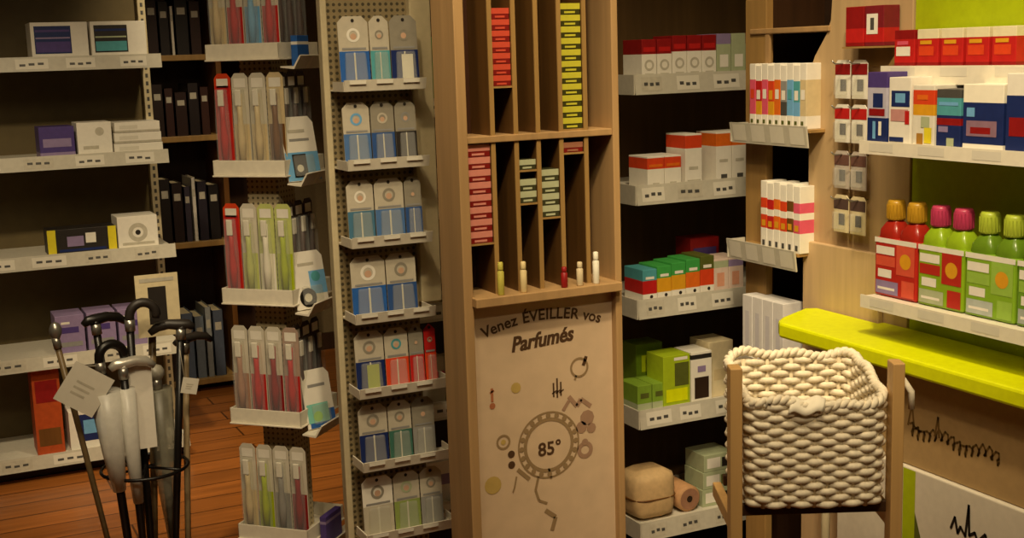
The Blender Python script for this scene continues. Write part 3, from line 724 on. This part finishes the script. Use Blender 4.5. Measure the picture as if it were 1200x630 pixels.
def leaflet_shelf(z, y0, y1):
    mb = MB(); mb.box(1.905, y1, z-.008, 2.18, min(y0, 2.66), z, TAN)
    s = mb.build('leaflet_shelf', ep, bevel=.001)
    b = MB(); b.prism([(1.90, z-.042), (1.904, z-.042), (1.898, z+.008), (1.893, z+.008)][::-1], 'Y', y1, y0, RAIL)
    L = (y0-y1)/4
    for k in range(4):
        a = y1+L*(k+.12); c = a+L*.7
        b.quad([(1.8985, a, z-.036), (1.8985, c, z-.036), (1.8925, c, z+.004), (1.8925, a, z+.004)][::-1], LABEL)
    b.box(1.896, y0-.003, z-.04, 1.95, y0, z+.006, RAIL)
    b.build('lip', s)
leaflet_shelf(1.352, 2.675, 2.375)
leaflet_shelf(1.056, 2.69, 2.415)
leaflet_shelf(.765, 2.68, 2.415)
def sidebox(name, label, cat, x, y, z, w, d, h, base, bands=(), patches=(), group=None):
    return carton(name, label, cat, (x+d/2, y, z), w, d, h, base, bands, patches, rz=SIDE, group=group)
bk = [(PINK, ORRED, 'pink'), (RED, AMBER, 'red'), (PINK, ORANGE, 'pale pink'), (ORRED, AMBER, 'orange-red'), (ORANGE, OLIVE, 'orange'), (GREYB, DGREY, 'grey'), (LBLUE, TEAL, 'light blue'), (TEAL, LBLUE, 'teal'), (WBG, BROWN, 'beige')]
for k, (a, b, nm) in enumerate(bk):
    w = .0235
    sidebox('slim_box', '%s and white slim upright box, %s from left on the upper leaflet shelf' % (nm, ORD[k]), 'box', 1.908, 2.598-k*.0243, 1.352, w, .06, .152-.004*(k % 2), WHITE,
            bands=[(.42, .75, a), (.2, .42, b if k % 2 else a)], patches=[(.2, .45, .8, .6, WHITE if k % 3 else b), (.2, .06, .6, .12, OLIVE)], group='slim boxes on the upper leaflet shelf')
bk2 = [(ORRED, 'orange-red'), (RED, 'red'), (ORANGE, 'orange'), (ORRED, 'rust'), (BROWN, 'brown'), (PINK, 'pink')]
for k, (a, nm) in enumerate(bk2):
    sidebox('slim_box', '%s and white slim upright box, %s from left on the lower leaflet shelf' % (nm, ORD[k]), 'box', 1.908, 2.552-k*.0255, 1.056, .0245, .06, .165-.004*(k % 2), WHITE,
            bands=[(.6, .75, a), (.3, .5, a)], patches=[(.2, .33, .8, .42, AMBER), (.3, .04, .7, .12, DGREY)], group='slim boxes on the lower leaflet shelf')
for k in range(4):
    sidebox('slim_box', 'plain white tall box, %s from left on the lowest leaflet shelf behind the lime table' % ORD[k], 'box', 1.908, 2.62-k*.042, .765, .04, .06, .16, M('#d8d4d0', .45, .04),
            patches=[(.3, .2, .7, .75, M('#c4c0c4', .45, .04))], group='white boxes on the lowest leaflet shelf')
r = thing('bottle', 'dark bottle with a white cap behind the white boxes near the lime table', 'bottle', (2.02, 2.51, .765))
mb = MB(); mb.lathe([(.022, 0), (.025, .004), (.025, .17), (.012, .19), (.012, .2)], M('#232434', .25, .1), 18); mb.build('bottle_body', r, world=False)
mb = MB(); mb.lathe([(.014, .196), (.015, .2), (.015, .225), (.012, .23)], WHITE, 16); mb.build('cap', r, world=False)

# pegs with blister packs on the end panel
def peg_pack(label, y, ztop, w, h, topm, lowm, win):
    r = thing('hanging_pack', label, 'blister pack', (1.95, y, ztop-h), SIDE, 'packs hanging on the end panel')
    mb = MB(); mb.prism([(-w/2, 0), (w/2, 0), (w/2, h-.008), (w/2-.008, h), (-w/2+.008, h), (-w/2, h-.008)], 'Y', -.0275, -.0255, lowm)
    mb.front(-.0281, -w/2, h*.62, w/2, h*.9, topm); mb.front(-.0283, -w*.15, h*.2, w*.25, h*.5, win)
    mb.build('card', r, world=False)
    b = MB(); b.prism([(-w*.36, h*.08), (w*.36, h*.08), (w*.36, h*.55), (-w*.36, h*.55)], 'Y', -.040, -.0285, CLEAR); b.build('blister', r, world=False, bevel=.003)
for i, zt in enumerate((1.51, 1.412, 1.308, 1.208)):
    for k in range(2):
        y = 2.283-.056*k
        b = MB(); b.tube([(1.95, y, zt-.008), (1.90, y, zt-.008), (1.892, y, zt-.001)], .0018, STEEL, 6); b.build('peg_hook', ep)
        peg_pack('%s hanging pack of the %s peg row on the tan end panel' % (['left', 'right'][k], ['top', 'second', 'third', 'lowest'][i]), y, zt, .05, .085, [DRED, RED, M('#6a4a40', .5, .1), M('#54403a', .5, .1)][i], [WHITE, WHITE, M('#b8aca0', .45, .05), CREAM][i], [DGREY, CHAR, DGREY, CHAR][i])

# ------------------------------------------------------------------ lime promotional display
pd = thing('promotional_display', 'lime-backed promotional display with white shelves at the right', 'display stand', (1.93, 1.8, 0))
mb = MB(); mb.box(1.955, 1.30, .0, 1.975, 2.095, 1.68, LIMED); mb.build('back_panel', pd, bevel=.002)
WSH = M('#e4dcc8', .4, .04)
for (z, xf, ya, yb) in ((1.495, 1.872, 2.10, 1.30), (1.345, 1.805, 2.085, 1.30), (1.022, 1.805, 2.075, 1.30)):
    mb = MB(); mb.box(xf, yb, z-.02, 1.955, ya, z, WSH); s = mb.build('shelf', pd, bevel=.003)
    b = MB(); b.box(xf-.004, yb, z-(.034 if z > 1.4 else .024), xf-.0005, ya, z+.003, WSH)
    for k in range(5): b.quad([(xf-.0045, ya-.03-.14*k, z-.018), (xf-.0045, ya-.1-.14*k, z-.018), (xf-.0045, ya-.1-.14*k, z-.001), (xf-.0045, ya-.03-.14*k, z-.001)], LABEL)
    b.build('price_rail', s)
# red boxes on the top shelf
for k in range(5):
    m = [DRED, RED, RED, ORRED, DRED][k]
    sidebox('carton', 'red carton with white label, %s from left on the top shelf of the lime display' % ORD[k], 'box', 1.89, 2.055-k*.066, 1.495, .058, .05, .075, RED,
            bands=[(.0, .12, DRED), (.75, 1, M('#e0d6b0', .45, .05) if k else DRED)], patches=[(.1, .3, .8, .55, ORRED if k else WHITE), (.15, .6, .7, .7, AMBER if k else PINK)], group='red cartons on the top shelf of the lime display')
r = MB(); r.box(1.90, 2.13, 1.535, 1.95, 2.26, 1.539, TAN); r.box(1.946, 2.13, 1.495, 1.95, 2.26, 1.535, TAN); r.build('bracket_ledge', ep)
for k in range(2):
    sidebox('carton', 'dark red carton, %s of the pair on the small ledge of the end panel' % ['left', 'right'][k], 'box', 1.902, 2.222-k*.062, 1.539, .058, .044, .085, [DRED, M('#7a1c24', .45, .1)][k],
            bands=[(.1, .45, RED)], patches=[] if k == 0 else [(.1, .3, .7, .8, WHITE), (.3, .4, .5, .7, DGREY)], group='dark red cartons on the ledge')
# boxes on the middle shelf
mid = [
    ('dark blue and white carton with purple top', NAVY, [(.78, 1, PURPLE), (.35, .78, M('#b8b4c4', .45, .06))], [(.3, .5, .8, .7, NAVY), (.1, .38, .9, .48, DRED), (.3, .05, .45, .3, LBLUE), (.6, .1, .75, .3, WHITE)], .058, .142),
    ('white carton with blue and red picture', WHITE, [], [(.12, .56, .95, .8, NAVY), (.3, .62, .75, .76, LBLUE), (.1, .34, .9, .52, M('#c08a84', .45, .06)), (.75, .3, .95, .5, RED), (.05, .03, .7, .1, NAVY)], .062, .132),
    ('slim carton with red top and yellow foot', M('#ded8c8', .45, .05), [(.68, .92, ORRED), (.5, .68, AMBER)], [(.2, .76, .7, .84, ORANGE), (.2, .02, .5, .2, M('#a8782c', .5, .06)), (.55, .04, .9, .3, YELLOW), (.4, .3, .8, .48, SAGE)], .058, .117),
    ('teal and blue carton with a red stripe', NAVY, [(.55, .85, TEAL), (.85, 1, DGREY), (.38, .5, DRED)], [(.1, .72, .9, .78, LBLUE), (.45, .02, .75, .16, SAGE), (.1, .26, .5, .36, MAUVE)], .062, .11),
    ('wide navy carton with a white top', NAVY, [(.72, 1, M('#efe8d4', .45, .03)), (.0, .08, WHITE)], [(.1, .5, .3, .64, LBLUE), (.1, .2, .85, .44, M('#8a6a7a', .5, .1)), (.2, .24, .7, .34, DRED)], .098, .12)]
y = 2.078
for (nm, base, bands, pts, w, h) in mid:
    sidebox('carton', nm+' on the middle shelf of the lime display', 'box', 1.815, y-w/2, 1.345, w, .1, h, base, bands, pts, group='cartons on the middle shelf of the lime display'); y -= w+.006
for k in range(2):
    sidebox('carton', 'navy carton beyond the wide one, %s on the middle shelf of the lime display' % ['first', 'second'][k], 'box', 1.815, y-.04, 1.345, .08, .1, .14, NAVY, [(.72, 1, WHITE)], [(.1, .2, .85, .44, DRED)], group='cartons on the middle shelf of the lime display'); y -= .086
# twin bottle packs
def twin(label, y, body, capm, lab, lab2, low, h=.172):
    r = thing('bottle_twin_pack', label, 'bottle pack', (1.862, y, 1.022), SIDE, 'twin bottle packs on the lower shelf')
    def sq(r0, z): return (r0, z)
    for s in (-1, 1):
        mb = MB()
        prof = [(.0, 0), (.9, 0), (1, .006), (1, h*.74), (.93, h*.82), (.6, h*.9), (.42, h*.93), (.42, h*.97)]
        n = 24; vs = []; fs = []
        for (q, z) in prof[1:]:
            for i in range(n):
                a = 2*PI*i/n; c, t = math.cos(a), math.sin(a); e = .5
                vs.append((s*.0305+.029*q*math.copysign(abs(c)**e, c), .026*q*math.copysign(abs(t)**e, t), z))
        for k in range(len(prof)-2):
            for i in range(n): fs.append((k*n+i, k*n+(i+1) % n, (k+1)*n+(i+1) % n, (k+1)*n+i))
        fs.append(tuple(range(n))[::-1]); fs.append(tuple((len(prof)-2)*n+i for i in range(n)))
        mb.add(vs, fs, body, smooth=True); bt = mb.build('bottle', r, world=False)
        b = MB(); b.lathe([(.017, h*.93), (.0185, h*.94), (.0185, h*1.14), (.016, h*1.17)], capm, 24, cx=s*.0305)
        for k in range(18):
            a = 2*PI*k/18; b.box(-.0008, -.0008, h*.95, .0008, .0008, h*1.12, capm, mat=Matrix.Translation((s*.0305+.0187*math.cos(a), .0187*math.sin(a), 0)))
        b.build('cap', bt, world=False)
    mb = MB()
    mb.box(-.0612, -.0285, h*.01, .0612, .0285, h*.72, lab)
    mb.front(-.0291, -.056, h*.52, -.002, h*.62, WHITE); mb.front(-.0291, -.056, h*.38, .0, h*.5, lab2); mb.front(-.0291, -.05, h*.24, -.01, h*.34, WHITE)
    mb.front(-.0291, .004, h*.3, .056, h*.66, lab2); mb.disc(-.0294, .03, h*.47, 0, .016, AMBER)
    mb.front(-.0293, -.056, h*.04, .01, h*.2, low); mb.front(-.0293, .02, h*.04, .056, h*.24, lab2); mb.front(-.0295, -.05, h*.09, .0, h*.12, WHITE)
    mb.front(-.0292, -.0612, h*.66, .0612, h*.72, WHITE)
    mb.build('printed_sleeve', r, world=False, bevel=.004)
    return r
twin('red twin bottle pack with amber caps on the lower shelf of the lime display', 2.008, M('#9a2418', .25, .06), M('#b58a24', .35, .06), M('#b3281e', .3, .06), M('#d4553c', .35, .06), MAUVE)
twin('red and green twin bottle pack with pink caps on the lower lime display shelf', 1.881, M('#8aa81e', .25, .06), M('#b43a5c', .35, .06), M('#86a81e', .3, .06), M('#b22a1e', .35, .06), SAGE)
twin('green twin bottle pack with lime caps on the lower shelf of the lime display', 1.754, M('#5f7f1c', .25, .06), M('#a8b83a', .35, .06), M('#82aa28', .3, .06), M('#94b848', .35, .06), M('#b0b8b0', .4, .06))
twin('green twin bottle pack with green caps at the far right of the lower shelf', 1.627, M('#5f7f1c', .25, .06), M('#3f7a3a', .35, .06), M('#6a9428', .3, .06), M('#94b848', .35, .06), M('#a0a8a0', .4, .06))

# lime table top and printed front below it
lt = thing('lime_counter', 'bright lime counter slab with a printed front below it', 'counter', (1.85, 1.9, 0))
mb = MB()
poly = [(1.752, 1.30), (1.948, 1.30), (1.948, 2.165), (1.93, 2.165), (1.93, 2.37), (1.90, 2.385), (1.80, 2.335), (1.768, 2.31), (1.752, 2.285)]
mb.prism(poly, 'Z', .897, .932, LIME); mb.build('counter_top', lt, bevel=.006)
mb = MB(); mb.box(1.81, 1.30, .69, 1.93, 2.14, .897, M('#a88a5c', .6, .06)); fp = mb.build('front_panel', lt, bevel=.002)
mb = MB(); mb.tube([(1.86, 2.25, 0), (1.86, 2.25, .897)], .01, BEIGE, 12); mb.build('leg', lt)
def side_stroke(mb, pts, w, m, x):
    for (a, b) in zip(pts[:-1], pts[1:]):
        d = Vector((0, b[0]-a[0], b[1]-a[1]))
        if d.length < 1e-6: continue
        n = Vector((0, -d.z, d.y)).normalized()*w/2
        e = d.normalized()*w*.25
        mb.quad([(x, a[0]-e.y-n.y, a[1]-e.z-n.z), (x, b[0]+e.y-n.y, b[1]+e.z-n.z), (x, b[0]+e.y+n.y, b[1]+e.z+n.z), (x, a[0]-e.y+n.y, a[1]-e.z+n.z)], m)
mb = MB()
INKB = M('#6e5226', .7, .05)
pts = []
for k in range(90):
    t = k/89; amp = .012+.010*math.sin(k*.9)
    pts.append((1.93-.24*t-.006*math.sin(k*1.05), .768+amp*math.sin(k*1.05+1.2)*.9))
side_stroke(mb, pts, .0045, INKB, 1.8094)
side_stroke(mb, [(1.935, .775), (1.925, .82), (1.918, .775), (1.90, .768)], .005, INKB, 1.8094)
side_stroke(mb, [(1.86, .77), (1.852, .81), (1.848, .77)], .005, INKB, 1.8092)
mb.build('printed_script', fp)
mb = MB(); mb.box(1.80, 1.30, 0, 1.93, 2.14, .689, M('#d4cbb8', .55, .04)); wp = mb.build('base_panel', lt, bevel=.003)
mb = MB()
mb.quad([(1.7994, 1.935, .3), (1.7994, 1.90, .3), (1.7994, 1.90, .686), (1.7994, 1.935, .686)], LIMED)
mb.quad([(1.7992, 1.90, .3), (1.7992, 1.79, .3), (1.7992, 1.90, .6)], OLIVE)
side_stroke(mb, [(1.80, .60), (1.79, .625), (1.782, .595), (1.775, .61), (1.762, .595), (1.755, .66), (1.752, .60), (1.738, .61), (1.73, .595), (1.712, .615), (1.70, .59), (1.68, .60), (1.64, .61)], .006, BLACK, 1.7990)
mb.build('printed_band', wp)

# ------------------------------------------------------------------ woven basket on its wooden frame
BW, BD, BH, BZ = .232, .22, .202, .752
bang = math.radians(-25.5)
bx, by = 1.432, 1.800
bk_ = thing('woven_basket', 'cream rope-woven basket held between tan wooden posts in front of the lime counter', 'basket', (bx, by, 0), bang)
ROPE = M('#e6dac0', .75, .12, 120, kind='rope'); ROPED = M('#d8c8a6', .75, .12, 120, kind='rope')
def rrect(t, w, d, rad=.035):
    """point and outward normal at fraction t round a rounded rectangle"""
    sx, sy = w-2*rad, d-2*rad
    per = 2*sx+2*sy+2*PI*rad; s = (t % 1)*per
    segs = [('l', sx), ('a', PI*rad/2), ('l', sy), ('a', PI*rad/2), ('l', sx), ('a', PI*rad/2), ('l', sy), ('a', PI*rad/2)]
    p = Vector((-sx/2, -d/2)); ang = 0.0
    for kind, L in segs:
        dirv = Vector((math.cos(ang), math.sin(ang)))
        if s <= L:
            if kind == 'l': q = p+dirv*s; n = Vector((dirv.y, -dirv.x)); return q, n
            da = s/rad; cc = p+Vector((-dirv.y, dirv.x))*rad
            a2 = ang-PI/2+da
            n = Vector((math.cos(a2), math.sin(a2))); return cc+n*rad, n
        s -= L
        if kind == 'l': p = p+dirv*L
        else:
            cc = p+Vector((-dirv.y, dirv.x))*rad; ang += PI/2; a2 = ang-PI/2
            p = cc+Vector((math.cos(a2), math.sin(a2)))*rad
    return p, Vector((0, -1))
rows_n = 17; stakes = 38; seg = stakes*6
wb = MB()
rh = BH/rows_n
for k in range(rows_n):
    fl = 1+.03*(k/rows_n)
    pts = []
    for i in range(seg):
        t = i/seg; q, n = rrect(t, BW*fl, BD*fl)
        ph = math.sin(t*stakes*2*PI/2+(PI if k % 2 else 0))
        off = .0042*ph
        pts.append((q.x+n.x*off, q.y+n.y*off, BZ+rh*(k+.5)*(1+.06*q.y/(BD/2))+.0012*math.sin(t*40+k)))
    wb.tube(pts, rh*.55, ROPE, 8, closed=True)
wb.build('woven_body', bk_, world=False)
wb = MB()
for i in range(stakes):
    q, n = rrect((i+.5)/stakes, BW*1.015, BD*1.015)
    wb.tube([(q.x*.985, q.y*.985, BZ), (q.x, q.y, BZ+BH*(1+.06*q.y/(BD/2)))], .0042, ROPED, 6)
wb.build('stakes', bk_, world=False)
wb = MB()
P1 = []; P2 = []
nr = 240
for i in range(nr):
    t = i/nr; q, n = rrect(t, BW*1.035, BD*1.035)
    a = t*2*PI*34
    zz = BZ+BH*(1+.075*q.y/(BD/2))+.004+.004*math.sin(t*2*PI*3+1.0)+.004*math.sin(t*2*PI*9)-(.012*math.exp(-((t-.10)/.06)**2))
    for P, s in ((P1, 0), (P2, PI)):
        P.append((q.x+n.x*(.0045*math.cos(a+s)), q.y+n.y*(.0045*math.cos(a+s)), zz+.0045*math.sin(a+s)))
wb.tube(P1, .0058, ROPE, 8, closed=True); wb.tube(P2, .0058, ROPE, 8, closed=True)
wb.build('rim_braid', bk_, world=False)
wb = MB(); wb.box(-BW/2+.012, -BD/2+.012, BZ, BW/2-.012, BD/2-.012, BZ+.008, ROPED); wb.build('basket_floor', bk_, world=False)
# cloth liner folded over the front dip
wb = MB(); vs = []; fs = []
nu, nv = 16, 8
for j in range(nv+1):
    for i in range(nu+1):
        u = i/nu; v = j/nv
        x = -.055+.06*u; 
        y = -BD/2-.021+.07*v**1.2; z = BZ+BH-.026+.026*math.sin(min(1, v*1.5)*PI*.6)-.06*max(0, v-.35)+.004*math.sin(u*9+v*3)
        vs.append((x+.01*math.sin(v*4), y, z))
for j in range(nv):
    for i in range(nu): fs.append((j*(nu+1)+i, j*(nu+1)+i+1, (j+1)*(nu+1)+i+1, (j+1)*(nu+1)+i))
wb.add(vs, fs, M('#efe6d0', .8, .04), smooth=True)
o = wb.build('liner_flap', bk_, world=False); sm = o.modifiers.new('thick', 'SOLIDIFY'); sm.thickness = .005
POSTM = M('#c49c62', .5, .12, 40, kind='wood')
for sx in (-1, 1):
    wb = MB(); x = sx*(BW/2+.0235); yf = -BD/2-.004
    wb.box(x-.0105, yf, .02, x+.0105, yf+.036, 1.005, POSTM); wb.build('post', bk_, world=False, bevel=.002)
    wb = MB(); wb.box(x-.014, yf-.06, 0, x+.014, yf+.20, .02, POSTM); wb.build('foot', bk_, world=False, bevel=.003)
    wb = MB(); wb.box(x-.008, yf+.036, BZ-.05, x+.008, BD/2-.01, BZ-.022, POSTM); wb.build('side_rail', bk_, world=False, bevel=.002)
for sy in (-1, 1):
    wb = MB(); wb.box(-BW/2-.015, sy*(BD/2-.03)-.006, BZ-.022, BW/2+.015, sy*(BD/2-.03)+.006, BZ-.001, DARKW); wb.build('cross_bar', bk_, world=False, bevel=.002)
wb = MB()
wb.tube([(BW/2+.02, -BD/2+.02, BZ+BH+.012), (BW/2+.034, -BD/2+.005, BZ+BH+.02), (BW/2+.046, -BD/2+.0, BZ+BH+.0), (BW/2+.047, -BD/2+.0, BZ+BH-.03)], .006, ROPE, 8)
wb.build('rope_end', bk_, world=False)

# ------------------------------------------------------------------ unseen overhead spots, plus fill lights added for brightness
def spot(name, pos, tgt, W, ang, blend=.7, col=(1, .80, .52), size=.06):
    l = bpy.data.lights.new(name, 'SPOT'); l.energy = W; l.spot_size = math.radians(ang); l.spot_blend = blend
    l.color = col; l.shadow_soft_size = size
    o = bpy.data.objects.new(name, l); C.objects.link(o); o.location = pos
    o.rotation_euler = (Vector(tgt)-Vector(pos)).to_track_quat('-Z', 'Y').to_euler()
    return o
def area(name, pos, sx, sy, W, col=(1, .80, .52)):
    l = bpy.data.lights.new(name, 'AREA'); l.shape = 'RECTANGLE'; l.size = sx; l.size_y = sy; l.energy = W; l.color = col
    o = bpy.data.objects.new(name, l); C.objects.link(o); o.location = pos
    return o
WARM = (1, .80, .50)
spot('stand_spot', (.72, 1.42, 2.68), (1.2, 2.45, 1.1), 100, 52, 1, col=WARM)
spot('counter_spot', (1.05, 1.1, 2.68), (1.80, 2.05, 1.15), 150, 46, 1, col=WARM)
spot('bay_spot', (1.35, 1.85, 2.68), (2.0, 3.0, .95), 75, 50, 1, col=WARM)
spot('left_spot', (.0, 2.9, 2.68), (.60, 4.6, .75), 190, 58, 1, col=WARM)
spot('bookcase_fill', (1.15, 4.3, 2.68), (1.2, 6.0, .9), 90, 44, 1, col=WARM)  # added light, lifts the dim shelf edges of the bookcase
spot('rack_spot', (.45, 1.75, 2.68), (.95, 3.0, 1.05), 40, 50, 1, col=WARM)
spot('floor_fill', (1.0, 3.9, 2.7), (1.05, 4.8, 0), 170, 40, 1, col=WARM)  # added light, brightens the floor at the left
spot('basket_fill', (.55, .15, 2.65), (1.45, 1.85, .85), 75, 36, 1, col=WARM)  # added light for the dark basket front, no lamp known here
spot('cane_fill', (.0, 1.5, 2.65), (.55, 3.6, .65), 65, 34, 1, col=WARM)  # added light to brighten the sticks and their tags
area('ceiling_fill', (.5, 1.6, 2.72), 1.5, 1.5, 22, col=WARM)  # weak unseen fill added under the ceiling
W = bpy.data.worlds.new('World'); S.world = W; W.use_nodes = True
W.node_tree.nodes['Background'].inputs[0].default_value = (.03, .024, .015, 1)
W.node_tree.nodes['Background'].inputs[1].default_value = 1

# ------------------------------------------------------------------ camera
f = 1500; pit = math.radians(9.6); rol = math.radians(1.8); yaw = math.radians(25.5)
F = Vector((math.sin(yaw)*math.cos(pit), math.cos(yaw)*math.cos(pit), -math.sin(pit)))
R0 = Vector((math.cos(yaw), -math.sin(yaw), 0)); U0 = R0.cross(F)
R = R0*math.cos(rol)-U0*math.sin(rol); U = R.cross(F)
cd = bpy.data.cameras.new('camera'); cd.sensor_width = 36; cd.lens = 36*f/1200; cd.clip_start = .05
co = bpy.data.objects.new('camera', cd); C.objects.link(co)
m3 = Matrix((R, U, -F)).transposed()
co.matrix_world = Matrix.Translation((0, 0, 1.55)) @ m3.to_4x4()
S.camera = co
S.view_settings.view_transform = 'Standard'; S.view_settings.look = 'None'
S.view_settings.gamma = 1; S.view_settings.use_curve_mapping = False
S.view_settings.exposure = -.1
